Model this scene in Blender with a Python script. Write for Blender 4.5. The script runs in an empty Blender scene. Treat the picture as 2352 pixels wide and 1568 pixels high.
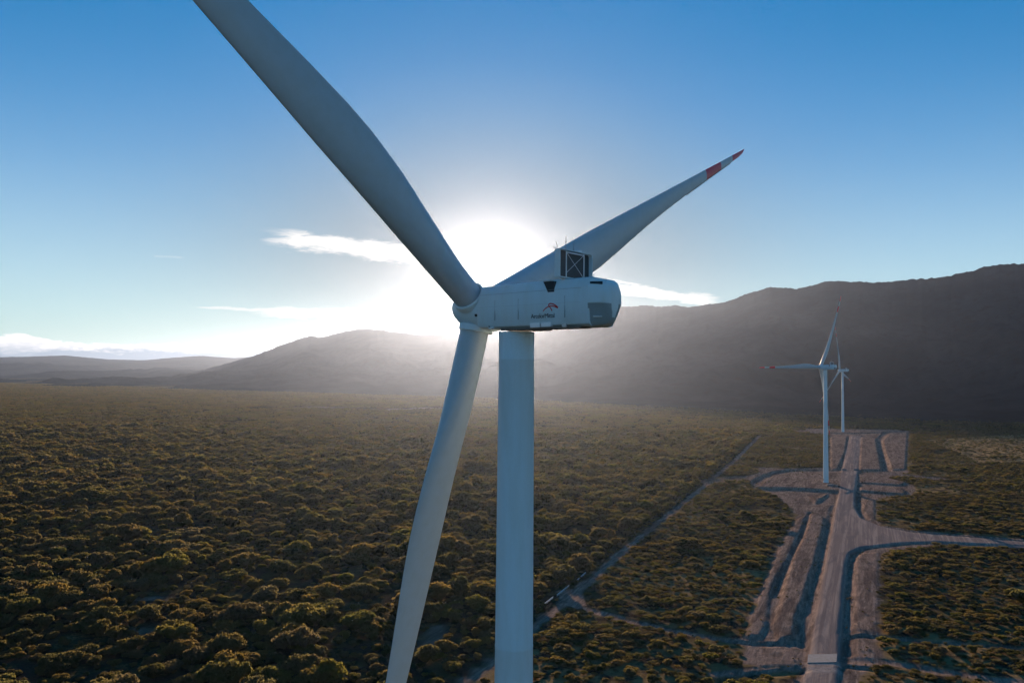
import bpy, bmesh, math, random
import numpy as np
from mathutils import Vector, Matrix, noise

random.seed(7)
RNG = np.random.default_rng(11)
S = bpy.context.scene
COL = S.collection

# ------------------------------------------------------------------ camera
F = 1828.0                     # focal length in units of a 2352-wide frame
PITCH, ROLL, ZC = math.radians(2.13), math.radians(0.5), 98.7
fw = np.array([0, math.cos(PITCH), math.sin(PITCH)])
r0 = np.array([1.0, 0, 0]); u0 = np.cross(r0, fw)
RT = math.cos(ROLL) * r0 + math.sin(ROLL) * u0
UP = -math.sin(ROLL) * r0 + math.cos(ROLL) * u0


def ray(x, y):
    d = (x - 1176) / F * RT - (y - 784) / F * UP + fw
    return d / d[1]


def gpt(x, y, z=0.0):
    d = ray(x, y)
    t = (z - ZC) / d[2]
    return (d[0] * t, d[1] * t)


cam = bpy.data.objects.new("camera", bpy.data.cameras.new("camera"))
COL.objects.link(cam)
cam.data.sensor_width = 36.0
cam.data.lens = F / 2352 * 36
cam.data.clip_start = 0.5
cam.data.clip_end = 90000
cam.matrix_world = Matrix(((RT[0], UP[0], -fw[0], 0), (RT[1], UP[1], -fw[1], 0),
                           (RT[2], UP[2], -fw[2], ZC), (0, 0, 0, 1)))
S.camera = cam

# ------------------------------------------------------------------ light and exposure
sd = ray(1127, 622)
SUN_AZ = math.atan2(sd[0], sd[1])
SUN_EL = math.atan2(sd[2], math.hypot(sd[0], sd[1]))
S.view_settings.view_transform = 'Standard'
S.view_settings.look = 'None'
S.view_settings.exposure = 0.88
S.view_settings.gamma = 1
S.view_settings.use_curve_mapping = False
S.cycles.use_denoising = True
S.cycles.use_adaptive_sampling = True
S.cycles.adaptive_threshold = 0.02
S.cycles.max_bounces = 7
S.cycles.diffuse_bounces = 3
S.cycles.glossy_bounces = 2
S.cycles.transmission_bounces = 3
S.cycles.transparent_max_bounces = 6
S.cycles.volume_bounces = 1
S.cycles.sample_clamp_indirect = 4

sun = bpy.data.objects.new("sun", bpy.data.lights.new("sun", 'SUN'))
COL.objects.link(sun)
sun.data.energy = 5.0
sun.data.angle = math.radians(0.53)
sun.data.color = (1.0, 0.71, 0.49)
sv = Vector((math.sin(SUN_AZ) * math.cos(SUN_EL), math.cos(SUN_AZ) * math.cos(SUN_EL), math.sin(SUN_EL)))
sun.rotation_euler = (sv).to_track_quat('Z', 'Y').to_euler()
sun.location = (0, 0, 300)


class NT:
    """small helper to wire shader nodes"""
    def __init__(self, tree):
        self.t = tree; self.n = tree.nodes; self.l = tree.links

    def node(self, typ, ins=None, **kw):
        n = self.n.new(typ)
        for k, v in kw.items():
            setattr(n, k, v)
        for k, v in (ins or {}).items():
            s = n.inputs[k]
            if hasattr(v, 'is_linked') or isinstance(v, bpy.types.NodeSocket):
                self.l.new(v, s)
            else:
                s.default_value = v
        return n

    def m(self, op, a, b=None, c=None, clamp=False):
        n = self.n.new('ShaderNodeMath'); n.operation = op; n.use_clamp = clamp
        for i, v in enumerate((a, b, c)):
            if v is None: continue
            if isinstance(v, bpy.types.NodeSocket): self.l.new(v, n.inputs[i])
            else: n.inputs[i].default_value = v
        return n.outputs[0]

    def sm(self, v, lo, hi):      # smoothstep
        n = self.n.new('ShaderNodeMapRange'); n.interpolation_type = 'SMOOTHSTEP'
        for i, x in enumerate((v, lo, hi)):
            if isinstance(x, bpy.types.NodeSocket): self.l.new(x, n.inputs[i])
            else: n.inputs[i].default_value = x
        return n.outputs[0]

    def mix(self, f, a, b, mode='MIX'):
        n = self.n.new('ShaderNodeMix'); n.data_type = 'RGBA'; n.blend_type = mode
        for s, v in ((n.inputs['Factor'], f), (n.inputs[6], a), (n.inputs[7], b)):
            if isinstance(v, bpy.types.NodeSocket): self.l.new(v, s)
            else: s.default_value = (tuple(v) + (1,))[:4] if hasattr(v, '__len__') else v
        return n.outputs[2]

    def noise(self, vec, scale, detail=4, rough=0.55, dist=0.0):
        n = self.node('ShaderNodeTexNoise', {'Scale': scale, 'Detail': detail, 'Roughness': rough, 'Distortion': dist})
        self.l.new(vec, n.inputs['Vector'])
        return n.outputs['Fac']

    def combine(self, x, y, z):
        n = self.n.new('ShaderNodeCombineXYZ')
        for i, v in enumerate((x, y, z)):
            if isinstance(v, bpy.types.NodeSocket): self.l.new(v, n.inputs[i])
            else: n.inputs[i].default_value = v
        return n.outputs[0]


# ------------------------------------------------------------------ sky
W = bpy.data.worlds.new("World"); S.world = W; W.use_nodes = True
q = NT(W.node_tree); q.n.clear()
sky = q.node('ShaderNodeTexSky', sky_type='NISHITA', sun_disc=False, sun_elevation=SUN_EL,
             sun_rotation=SUN_AZ, altitude=900, air_density=1.0, dust_density=0.15, ozone_density=3.2)
tc = q.node('ShaderNodeTexCoord')
sep = q.node('ShaderNodeSeparateXYZ', {0: tc.outputs['Generated']})
X, Y, Z = sep.outputs
az = q.m('MULTIPLY', q.m('ARCTAN2', X, Y), 57.2958)
el = q.m('MULTIPLY', q.m('ARCSINE', Z), 57.2958)


def azel(x, y):
    d = ray(x, y)
    return math.degrees(math.atan2(d[0], d[1])), math.degrees(math.atan2(d[2], math.hypot(d[0], d[1])))


bw = q.node('ShaderNodeRGBToBW', {0: sky.outputs[0]})
SOFT = q.m('DIVIDE', 1.0, q.m('ADD', 1.0, q.m('DIVIDE', bw.outputs[0], 2.8)))
hs = q.node('ShaderNodeHueSaturation', {'Saturation': 1.4, 'Color': sky.outputs[0]})
SKYCOL = q.mix(1.0, hs.outputs[0], (0.56, 1.15, 1.10), 'MULTIPLY')
SKYCOL = q.mix(1.0, SKYCOL, q.combine(SOFT, SOFT, SOFT), 'MULTIPLY')
LOWAIR = q.m('MULTIPLY', q.m('POWER', 2.718, q.m('DIVIDE', q.m('POWER', q.m('MAXIMUM', el, 0.0), 2.0), -160.0)), 0.50)
SKYCOL = q.mix(LOWAIR, SKYCOL, (4.35, 4.7, 5.05))
# the glow round the sun comes from the haze itself, so the clear sky's own aureole is taken down
dA = q.m('SUBTRACT', az, math.degrees(SUN_AZ)); dE = q.m('SUBTRACT', el, math.degrees(SUN_EL))
GZ = q.m('POWER', 2.718, q.m('ADD', q.m('DIVIDE', q.m('MULTIPLY', dA, dA), -300.0), q.m('DIVIDE', q.m('MULTIPLY', dE, dE), -85.0)))
AUR = [q.m('SUBTRACT', 1.0, q.m('MULTIPLY', GZ, k_)) for k_ in (0.90, 0.86, 0.84)]
SKYCOL = q.mix(1.0, SKYCOL, q.combine(*AUR), 'MULTIPLY')
wv = q.combine(q.m('MULTIPLY', az, 0.16), q.m('MULTIPLY', el, 0.75), 0.0)
n1 = q.noise(wv, 2.2, 8, 0.62, 0.6)
n2 = q.noise(wv, 7.0, 6, 0.6, 0.3)
wig = q.m('SUBTRACT', n1, 0.5)
wig2 = q.m('SUBTRACT', n2, 0.5)


def streak(p0, p1, half0, half1, amp=1.0, dens=1.0, tail=2.5):
    """wispy cloud between two sky directions; half widths in degrees"""
    a0, e0 = azel(*p0); a1, e1 = azel(*p1)
    t = q.m('DIVIDE', q.m('SUBTRACT', az, a0), a1 - a0)
    tc_ = q.m('MINIMUM', q.m('MAXIMUM', t, 0.0), 1.0)
    ce = q.m('ADD', q.m('MULTIPLY', t, e1 - e0), e0)
    hw = q.m('ADD', q.m('MULTIPLY', tc_, half1 - half0), half0)
    dd = q.m('SUBTRACT', el, ce)
    dd = q.m('ADD', dd, q.m('MULTIPLY', wig, amp))
    dd = q.m('ADD', dd, q.m('MULTIPLY', wig2, amp * 0.4))
    k = q.m('DIVIDE', q.m('ABSOLUTE', dd), hw)
    body = q.m('SUBTRACT', 1.0, q.sm(k, 0.35, 1.15))
    tt = q.m('ADD', t, q.m('MULTIPLY', wig, 0.25))
    ends = q.m('MULTIPLY', q.sm(tt, -0.04, 0.10), q.m('SUBTRACT', 1.0, q.sm(tt, 0.85, 1.1)))
    return q.m('MULTIPLY', q.m('MULTIPLY', body, ends), dens)


cl = streak((630, 543), (1230, 618), 0.62, 0.95, 1.2, 1.0)
for a in (((590, 716), (1080, 724), 0.36, 0.52, 0.8, 0.85), ((450, 706), (700, 714), 0.10, 0.12, 0.35, 0.5),
          ((1370, 658), (1640, 692), 0.42, 0.42, 0.9, 0.95), ((1120, 590), (1260, 582), 0.3, 0.1, 0.6, 0.4),
          ((350, 589), (420, 592), 0.07, 0.07, 0.2, 0.15), ((1380, 640), (1470, 655), 0.1, 0.12, 0.5, 0.5)):
    cl = q.m('MAXIMUM', cl, streak(*a))
CLOUD = (4.0, 3.85, 3.75)
col = q.mix(cl, SKYCOL, CLOUD)
# cloud bank lying on the far range at the left
a_r, e_r = azel(660, 792)
_, e_top = azel(300, 790)
_, e_bot = azel(300, 828)
bv = q.combine(q.m('MULTIPLY', az, 0.35), q.m('MULTIPLY', el, 1.3), 3.0)
b1 = q.noise(bv, 1.6, 7, 0.6, 0.4)
b2 = q.noise(bv, 5.0, 5, 0.6)
a_p, e_p = azel(35, 788)
bump = q.m('POWER', 2.718, q.m('MULTIPLY', q.m('POWER', q.m('DIVIDE', q.m('SUBTRACT', az, a_p), 1.5), 2.0), -1.0))
topl = q.m('ADD', e_top, q.m('MULTIPLY', q.m('SUBTRACT', b1, 0.5), 0.9))
topl = q.m('ADD', topl, q.m('MULTIPLY', bump, 0.42))
topl = q.m('ADD', topl, q.m('MULTIPLY', q.m('SUBTRACT', b2, 0.5), 0.25))
inb = q.m('SUBTRACT', 1.0, q.sm(q.m('SUBTRACT', el, topl), -0.05, 0.07))
inb = q.m('MULTIPLY', inb, q.m('SUBTRACT', 1.0, q.sm(az, a_r - 2.0, a_r + 0.8)))
# bright lip at the top edge, blue grey underside
depth = q.m('SUBTRACT', topl, el)
lipw = q.m('ADD', 0.30, q.m('MULTIPLY', bump, 0.45))
lip = q.m('SUBTRACT', 1.0, q.sm(q.m('ADD', depth, q.m('MULTIPLY', q.m('SUBTRACT', b2, 0.5), 0.5)), 0.05, q.m('MULTIPLY', lipw, 2.0)))
bank = q.mix(lip, (1.4, 1.8, 2.3), (5.0, 4.8, 4.7))
col = q.mix(inb, col, bank)
bg = q.node('ShaderNodeBackground', {'Color': col, 'Strength': 0.125})
wo = q.node('ShaderNodeOutputWorld', {'Surface': bg.outputs[0]})


# ------------------------------------------------------------------ helpers
def tag(o, label=None, cat=None, group=None, kind=None):
    if label: o['label'] = label
    if cat: o['category'] = cat
    if group: o['group'] = group
    if kind: o['kind'] = kind
    return o


def mesh_obj(name, verts, faces, mats, parent=None, smooth=True, fmat=None):
    me = bpy.data.meshes.new(name)
    me.from_pydata([tuple(v) for v in verts], [], [tuple(f) for f in faces])
    for m_ in (mats if isinstance(mats, (list, tuple)) else [mats]):
        me.materials.append(m_)
    if fmat is not None:
        me.polygons.foreach_set('material_index', fmat)
    me.polygons.foreach_set('use_smooth', [smooth] * len(me.polygons))
    me.update()
    o = bpy.data.objects.new(name, me); COL.objects.link(o)
    if parent: o.parent = parent
    return o


def empty(name, loc=(0, 0, 0), rz=0.0):
    o = bpy.data.objects.new(name, None); COL.objects.link(o)
    o.location = loc; o.rotation_euler = (0, 0, rz); o.empty_display_size = 1
    return o


def principled(name, col, rough=0.6, spec=0.4, metal=0.0):
    m_ = bpy.data.materials.new(name); m_.use_nodes = True
    t = NT(m_.node_tree)
    b = t.n['Principled BSDF']
    b.inputs['Base Color'].default_value = (*col, 1)
    b.inputs['Roughness'].default_value = rough
    b.inputs['Specular IOR Level'].default_value = spec
    b.inputs['Metallic'].default_value = metal
    return m_, t, b


class MB:
    """collects primitives into one mesh"""
    def __init__(self): self.bm = bmesh.new()

    def box(self, c, s, rot=None, bevel=0.0):
        g = bmesh.ops.create_cube(self.bm, size=1)['verts']
        M = Matrix.Translation(c) @ (rot.to_4x4() if rot else Matrix.Identity(4)) @ Matrix.Diagonal((*s, 1))
        bmesh.ops.transform(self.bm, matrix=M, verts=g)
        if bevel:
            es = list({e for v in g for e in v.link_edges})
            bmesh.ops.bevel(self.bm, geom=es, offset=bevel, segments=2, affect='EDGES')
        return self

    def tube(self, pts, r, seg=8, r2=None):
        pts = [Vector(p) for p in pts]; rings = []
        for i, p in enumerate(pts):
            d = (pts[min(i + 1, len(pts) - 1)] - pts[max(i - 1, 0)]).normalized()
            a = d.orthogonal().normalized() if i == 0 else (rings_a - d * rings_a.dot(d)).normalized()
            rings_a = a; b = d.cross(a)
            rr = r if r2 is None else r + (r2 - r) * i / (len(pts) - 1)
            rings.append([self.bm.verts.new(p + (a * math.cos(2 * math.pi * k / seg) + b * math.sin(2 * math.pi * k / seg)) * rr) for k in range(seg)])
        for A, B in zip(rings, rings[1:]):
            for k in range(seg):
                self.bm.faces.new((A[k], A[(k + 1) % seg], B[(k + 1) % seg], B[k]))
        self.bm.faces.new(rings[0][::-1]); self.bm.faces.new(rings[-1])
        return self

    def build(self, name, mat, parent=None, smooth=False, angle=None):
        me = bpy.data.meshes.new(name)
        bmesh.ops.recalc_face_normals(self.bm, faces=self.bm.faces)
        self.bm.to_mesh(me); self.bm.free()
        me.materials.append(mat)
        me.polygons.foreach_set('use_smooth', [smooth] * len(me.polygons))
        o = bpy.data.objects.new(name, me); COL.objects.link(o)
        if parent: o.parent = parent
        return o


# ------------------------------------------------------------------ materials
def paint(name, col, rough=0.42, grime=0.07, streak_=True):
    m_, t, b = principled(name, col, rough, 0.35)
    tc_ = t.node('ShaderNodeTexCoord')
    mp = t.node('ShaderNodeMapping', {'Vector': tc_.outputs['Object'], 'Scale': (1, 1, 0.15 if streak_ else 1)})
    n = t.noise(mp.outputs[0], 0.9, 6, 0.6)
    n_ = t.noise(tc_.outputs['Object'], 7.0, 4, 0.7)
    f = t.m('ADD', t.m('MULTIPLY', n, 0.75), t.m('MULTIPLY', n_, 0.25))
    f = t.sm(f, 0.35, 0.7)
    c = t.mix(f, col, tuple(x * (1 - grime) * y for x, y in zip(col, (1.0, 0.98, 0.94))))
    t.l.new(c, b.inputs['Base Color'])
    r = t.m('ADD', t.m('MULTIPLY', n_, 0.15), rough - 0.07)
    t.l.new(r, b.inputs['Roughness'])
    return m_


M_WHITE = paint('turbine_paint', (0.64, 0.76, 0.80))
M_BLADE = paint('blade_paint', (0.46, 0.53, 0.57), 0.38, 0.04, False)
M_RED = paint('red_band_paint', (0.80, 0.03, 0.05), 0.4, 0.1, False)
M_DARK = principled('dark_recess', (0.02, 0.025, 0.03), 0.6)[0]
M_SEAM = principled('panel_seam', (0.26, 0.30, 0.32), 0.7)[0]
M_RAD = paint('radiator_fins', (0.035, 0.05, 0.06), 0.5, 0.3)
M_STEEL = principled('galvanised_steel', (0.45, 0.47, 0.48), 0.4, 0.5, 0.6)[0]
M_LOGO = principled('logo_red', (0.62, 0.02, 0.02), 0.5)[0]
M_TEXT = principled('lettering_black', (0.02, 0.025, 0.03), 0.5)[0]
M_GLASS = principled('beacon_glass', (0.75, 0.78, 0.8), 0.15, 0.6)[0]
M_UNDER = paint('underside_panel', (0.16, 0.14, 0.12), 0.6, 0.2)
M_CAP_SHADE = paint('rear_cap_shade', (0.30, 0.37, 0.40))  # shade of the down-facing rear panel, put into the paint colour
M_CONC = paint('concrete', (0.21, 0.22, 0.23), 0.85, 0.25, False)


# ------------------------------------------------------------------ turbines
def loft(name, rings, mat, parent, closed_ends=True, smooth=True, mats=None, fmat_fn=None):
    vs, fs, fm = [], [], []
    n = len(rings[0])
    for r_ in rings: vs += r_
    for i in range(len(rings) - 1):
        for k in range(n):
            fs.append((i * n + k, i * n + (k + 1) % n, (i + 1) * n + (k + 1) % n, (i + 1) * n + k))
            fm.append(fmat_fn(i) if fmat_fn else 0)
    if closed_ends:
        fs.append(tuple(range(n))[::-1]); fm.append(fmat_fn(0) if fmat_fn else 0)
        fs.append(tuple((len(rings) - 1) * n + k for k in range(n))); fm.append(fmat_fn(len(rings) - 2) if fmat_fn else 0)
    o = mesh_obj(name, vs, fs, mats or mat, parent, smooth, fm)
    bm = bmesh.new(); bm.from_mesh(o.data); bmesh.ops.recalc_face_normals(bm, faces=bm.faces)
    bm.to_mesh(o.data); bm.free()
    return o


def sharp(o, deg=35):
    bm = bmesh.new(); bm.from_mesh(o.data)
    for e in bm.edges:
        if len(e.link_faces) == 2 and e.calc_face_angle(0) > math.radians(deg): e.smooth = False
    bm.to_mesh(o.data); bm.free()
    return o


HUBZ, OVER, RB = 104.66, 4.8, 77.2
TILT = math.radians(6)
CH_R = [1.5, 2.6, 5, 8, 12, 16, 20, 23, 27, 31, 36, 43, 50, 59, 66, 71, 74.5, 76.3, 77.2]
CH_C = [2.8, 2.8, 2.88, 3.2, 3.8, 4.4, 4.65, 4.62, 4.25, 3.78, 3.22, 2.58, 2.08, 1.55, 1.18, 0.95, 0.74, 0.48, 0.10]
TH_C = [1.0, 1.0, 0.97, 0.80, 0.56, 0.42, 0.35, 0.31, 0.28, 0.26, 0.24, 0.22, 0.20, 0.19, 0.18, 0.18, 0.18, 0.18, 0.2]
RO = [1, 1, 0.96, 0.75, 0.42, 0.18, 0.05, 0, 0, 0, 0, 0, 0, 0, 0, 0, 0, 0, 0]


def blade_rings(cone, pb, sag=0.0):
    rs = sorted(set([1.5, 2.0, 2.6, 3.5] + list(np.arange(5, 77, 1.5)) + [59.0, 65.5, 71.0, 76.0, 76.5, 76.9, 77.2]))
    rings = []
    K = 28
    for r in rs:
        c = np.interp(r, CH_R, CH_C); th = np.interp(r, CH_R, TH_C); ro = np.interp(r, CH_R, RO)
        beta = math.radians(np.interp(r, [0, 8, 14, 25, 45, 77], [14, 13, 9, 5, 3, 1]))
        le = np.interp(r, [0, 5, 12, 23, 77.2], [1.37, 1.37, 1.40, 1.42, 0.35]) if r > 0 else 1.37
        le = min(le, c * 0.5 if ro > 0.97 else le)
        cy = le
        ring = []
        for k in range(K):
            a = 2 * math.pi * k / K
            xx = 0.5 - 0.5 * math.cos(a)                       # 0 leading edge .. 1 trailing
            yt = 5 * 0.5 * (0.2969 * math.sqrt(xx) - 0.126 * xx - 0.3516 * xx ** 2 + 0.2843 * xx ** 3 - 0.1015 * xx ** 4) * 2
            camber = 0.05 * 4 * xx * (1 - xx) * (1 - ro)
            yt_af = (yt * 0.5 * th if a <= math.pi else -yt * 0.5 * th * 0.8) + camber
            yc = 0.5 * math.sin(a)
            yy = yt_af * (1 - ro) + yc * ro
            px = -xx * c; py = yy * c
            t_ = px + cy                                       # along tangential (leading edge +)
            nn = -py                                           # suction side away from wind
            tt = t_ * math.cos(beta) - nn * math.sin(beta) + sag * (r / RB) ** 2
            nn2 = t_ * math.sin(beta) + nn * math.cos(beta)
            ring.append((nn2 + cone * r + pb * (r / RB) ** 2, tt, r))
        rings.append(ring)
    return rs, rings


def make_turbine(base, yaw, theta, label, cone=0.060, pb=1.7, detail=True):
    T = empty('wind_turbine', (base[0], base[1], base[2]), -yaw)
    tag(T, label, 'wind turbine', 'wind turbines along the dirt road')
    zb = base[2]
    # tower
    K = 64
    prof = [(0, 2.45), (0.25, 2.45), (0.26, 2.30), (20, 2.18), (40, 2.0), (60, 1.84), (73.2, 1.755), (73.3, 1.775), (73.45, 1.775), (73.55, 1.75),
            (90, 1.70), (99.7, 1.665), (99.75, 1.68), (99.85, 1.68), (99.9, 1.664), (101.6, 1.66), (102.35, 1.66)]
    rings = [[(r * math.cos(2 * math.pi * k / K), r * math.sin(2 * math.pi * k / K), z - (zb if z > 1 else 0)) for k in range(K)] for z, r in prof]
    tw = sharp(loft('tower', rings, M_WHITE, T), 40)
    d_ = MB().box((2.29 * math.cos(-2.0), 2.29 * math.sin(-2.0), 2.6), (0.12, 0.95, 2.1), Matrix.Rotation(-2.0, 3, 'Z'), 0.03)
    d_.build('door', M_SEAM, tw)
    hz = HUBZ - zb
    a_x = Vector((-math.cos(TILT), 0, math.sin(TILT)))         # rotor axis, upwind
    vz = Vector((math.sin(TILT), 0, math.cos(TILT)))           # "up" in rotor plane
    uy = Vector((0, 1, 0))
    H = Vector((-OVER, 0, hz))
    # nacelle: cross sections along local x; t = x + OVER is measured from the hub centre
    def sect(t, sw, top, bot, taper=0.0):
        z0 = 0.0
        half = [(1.45, top), (1.75, top - 0.12), (2.06, top - 0.78), (2.10, top - 0.9), (2.14, -0.08), (2.14 - taper * 0.08, -0.15), (2.10 - taper * 0.36, -0.6),
                (1.98 - taper * 0.72, bot + 0.42), (1.85 - taper * 0.76, bot + 0.16), (1.5 - taper * 0.6, bot)]
        base_ = [(-y_, z_) for y_, z_ in half] + half[::-1]
        return [(t - 5.5 - taper * 0.30 * (abs(z_ - 0.1) / 2) ** 2.2, y_ * sw, hz + z_) for y_, z_ in base_]
    rr = []
    for t, sw, top, bot, tp in ((2.35, 0.95, 1.92, -1.90, 0), (2.5, 0.985, 2.0, -1.98, 0), (2.75, 1.0, 2.02, -2.0, 0), (6, 1.0, 2.06, -2.02, 0), (10, 1.0, 2.1, -2.04, 0),
                            (13.6, 1.0, 2.13, -2.05, 0), (14.98, 1.0, 2.13, -2.05, 0), (15.03, 0.99, 2.12, -2.04, 0.4), (15.8, 0.80, 1.98, -1.98, 0.95),
                            (16.12, 0.66, 1.80, -1.86, 1.1), (16.3, 0.48, 1.5, -1.62, 1.2), (16.36, 0.28, 1.1, -1.3, 1.2)):
        rr.append(sect(t, sw, top, bot, tp))
    # tilt front face with the rotor plane
    for k, ring in enumerate(rr[:3]):
        rr[k] = [(x + (z - hz) * math.tan(TILT) * 0.9, y, z) for x, y, z in ring]
    nac = sharp(loft('nacelle', rr, M_WHITE, T, mats=[M_WHITE, M_CAP_SHADE]), 24)
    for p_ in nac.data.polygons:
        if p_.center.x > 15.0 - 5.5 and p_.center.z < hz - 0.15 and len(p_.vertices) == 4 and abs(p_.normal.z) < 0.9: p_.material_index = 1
    if detail:
        N = lambda t, y, z: (t - 5.5, y, hz + z)
        # panel seams
        s_ = MB()
        for side in (-1, 1):
            for t in (4.6, 7.4, 12.6):
                s_.box(N(t, side * 2.113, -0.35), (0.016, 0.07, 1.9), bevel=0)
            s_.box(N(8.5, side * 2.088, 1.16), (11.6, 0.05, 0.02), Matrix.Rotation(-0.005, 3, 'Y'))
            s_.box(N(8.5, side * 2.135, -0.02), (11.6, 0.03, 0.008))
        s_.build('panel_seam', M_SEAM, nac)
        # crane hatch notch on the shoulder
        h_ = MB()
        vs = [(-0.62, 0.93), (0.62, 0.80), (0.62, -0.42), (-0.05, -0.5), ]
        bm = h_.bm
        def plate(pts, y0, y1):
            A = [bm.verts.new(N(p[0], y0, p[1])) for p in pts]; B = [bm.verts.new(N(p[0], y1, p[1])) for p in pts]
            bm.faces.new(A); bm.faces.new(B[::-1])
            for i in range(len(A)): bm.faces.new((A[i], A[(i + 1) % len(A)], B[(i + 1) % len(A)], B[i]))
        plate([(10.25, 1.92), (11.45, 1.92), (11.45, 0.98), (10.75, 0.98)], -2.11, -1.6)
        h_.build('hatch_recess', M_DARK, nac)
        MB().box(N(10.65, -1.95, 2.02), (0.85, 0.55, 0.16), bevel=0.03).build('hatch_ledge', M_WHITE, nac)
        MB().box(N(11.1, -2.10, 0.94), (0.75, 0.1, 0.06), bevel=0.01).build('hatch_sill', M_GLASS, nac)
        # underside skid, rails and boxes
        MB().box(N(9.6, -1.1, -2.14), (9.0, 1.5, 0.16), bevel=0.04).box(N(6.5, 0.2, -2.12), (3.8, 3.0, 0.12), bevel=0.03).build('underside_panel', M_UNDER, nac)
        MB().box(N(9.25, -1.88, -1.86), (1.15, 0.34, 0.42), bevel=0.05).box(N(10.5, -1.88, -1.84), (1.15, 0.34, 0.42), bevel=0.05).build('vent_box', M_GLASS, nac)
        MB().box(N(12.4, -1.82, -1.93), (0.55, 0.28, 0.38), bevel=0.06).build('lift_bracket', M_STEEL, nac)
        MB().tube([N(3.7, -1.92, -1.80), N(4.2, -1.94, -2.05)], 0.06).build('drain_pipe', M_DARK, nac)
        MB().box(N(4.0, -1.88, -1.95), (0.6, 0.25, 0.2), bevel=0.04).build('lift_bracket', M_WHITE, nac)
        # rear slots
        def rear_pt(f, z):           # point on the rear quarter, near side
            return N(14.6 + f, -(2.04 - 0.40 * f - 0.62 * max(0, f - 0.9) ** 1.5), z)
        MB().box(N(15.5, -1.60, 1.56), (1.05, 0.16, 0.20), Matrix.Rotation(0.46, 3, 'Z') @ Matrix.Rotation(-0.42, 3, 'X')).build('exhaust_slot', M_DARK, nac)
        MB().box(N(15.5, -1.38, -1.28), (0.75, 0.12, 0.07), Matrix.Rotation(0.55, 3, 'Z')).build('rear_louvre', M_GLASS, nac)
        MB().box(N(15.5, 0, 1.96), (0.2, 2.0, 0.08), Matrix.Rotation(0.3, 3, 'Y')).build('rear_handrail', M_WHITE, nac)
        # cooler standing on the rear roof
        cw, ch, cz, cx = 2.47, 2.42, 2.25, 12.05
        fr = MB()
        fr.box(N(cx, -cw, cz + ch / 2), (0.62, 0.07, ch), bevel=0.02)
        fr.box(N(cx, cw, cz + ch / 2 - 0.12), (0.62, 0.07, ch - 0.3), bevel=0.02)
        fr.box(N(cx, -0.14, cz + ch), (0.62, 2 * cw - 0.35, 0.07), bevel=0.02)
        fr.box(N(cx, 0, cz), (0.55, 2 * cw, 0.08), bevel=0.02)
        arc = [N(0, 0, 0)]
        prev = None
        for i in range(7):
            a = i * math.pi / 2 / 6
            p = (cw - 0.32 + 0.32 * math.sin(a), cz + ch - 0.32 + 0.32 * math.cos(a))
            if prev:
                c0 = ((p[0] + prev[0]) / 2, (p[1] + prev[1]) / 2)
                L = math.hypot(p[0] - prev[0], p[1] - prev[1])
                ang = math.atan2(p[1] - prev[1], p[0] - prev[0])
                fr.box(N(cx, c0[0], c0[1]), (0.62, L * 1.15, 0.07), Matrix.Rotation(ang, 3, 'X'))
            prev = p
        cf = fr.build('cooler_frame', M_WHITE, nac)
        MB().box(N(cx - 0.12, 0, cz + ch / 2), (0.10, 2 * cw - 0.12, ch - 0.1)).build('radiator', M_RAD, nac)
        xb = MB()
        xr = cx + 0.27
        for y_ in (-1.55, 1.15):
            xb.box(N(xr, y_, cz + ch / 2), (0.07, 0.07, ch))
        xb.tube([N(xr + 0.01, -1.5, cz + ch - 0.25), N(xr + 0.01, 1.1, cz + 0.15)], 0.022, 6)
        xb.tube([N(xr + 0.045, -1.5, cz + 0.45), N(xr + 0.045, 1.1, cz + ch - 0.2)], 0.022, 6)
        xb.box(N(xr, -0.2, cz + ch - 0.22), (0.06, 2.7, 0.09))
        xb.build('cross_brace', M_GLASS, nac)
        for y_ in (-1.6, 0.0, 1.6):
            MB().box(N(cx, y_, cz - 0.12), (0.3, 0.18, 0.3)).build('cooler_foot', M_STEEL, nac)
        # masts, lightning rings, aviation light
        def mast(y_, h_, ring):
            mm = MB(); z0 = cz + ch + 0.03
            mm.tube([N(cx, y_, z0), N(cx, y_, z0 + h_ * 0.62)], 0.055, 8)
            mm.tube([N(cx, y_, z0 + h_ * 0.62), N(cx, y_, z0 + h_)], 0.022, 6)
            if ring:
                R_ = 0.27
                pts = [N(cx - R_ * math.sin(a) * 0.78, y_ + R_ * math.sin(a) * 0.62, z0 + h_ * 0.95 + R_ * 1.25 * math.cos(a)) for a in np.linspace(0, 2 * math.pi, 25)]
                mm.tube(pts, 0.014, 5)
            mm.build('mast', M_STEEL, nac, True)
        mast(-1.25, 0.95, True); mast(-0.05, 1.0, True)
        MB().tube([N(cx, -2.45, cz + ch), N(cx, -2.7, cz + ch + 0.62)], 0.02, 6).tube([N(cx, -2.35, cz + ch + 0.06), N(cx, -3.1, cz + ch + 0.04)], 0.018, 6).build('rod_antenna', M_STEEL, nac)
        MB().tube([N(cx, 0.75, cz + ch), N(cx, 0.75, cz + ch + 0.22)], 0.27, 16).build('aviation_light', M_GLASS, nac, False)
        MB().tube([N(cx, 1.9, cz + ch - 0.1), N(cx, 1.9, cz + ch + 0.2)], 0.03, 6).build('wind_sensor', M_STEEL, nac)
        MB().tube([N(15.9, -0.9, 1.4), N(16.1, -0.95, 1.95)], 0.015, 5).build('rear_antenna', M_STEEL, nac)
        MB().box(N(4.7, 0.5, 2.1), (0.5, 0.35, 0.22), bevel=0.03).tube([N(4.2, 0.3, 2.05), N(5.2, 0.3, 2.32)], 0.03, 6).build('roof_fitting', M_UNDER, nac)
        MB().tube([N(2.9, -1.6, 2.10), N(9.9, -1.6, 2.17)], 0.03, 6).build('safety_rail', M_GLASS, nac)
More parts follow.
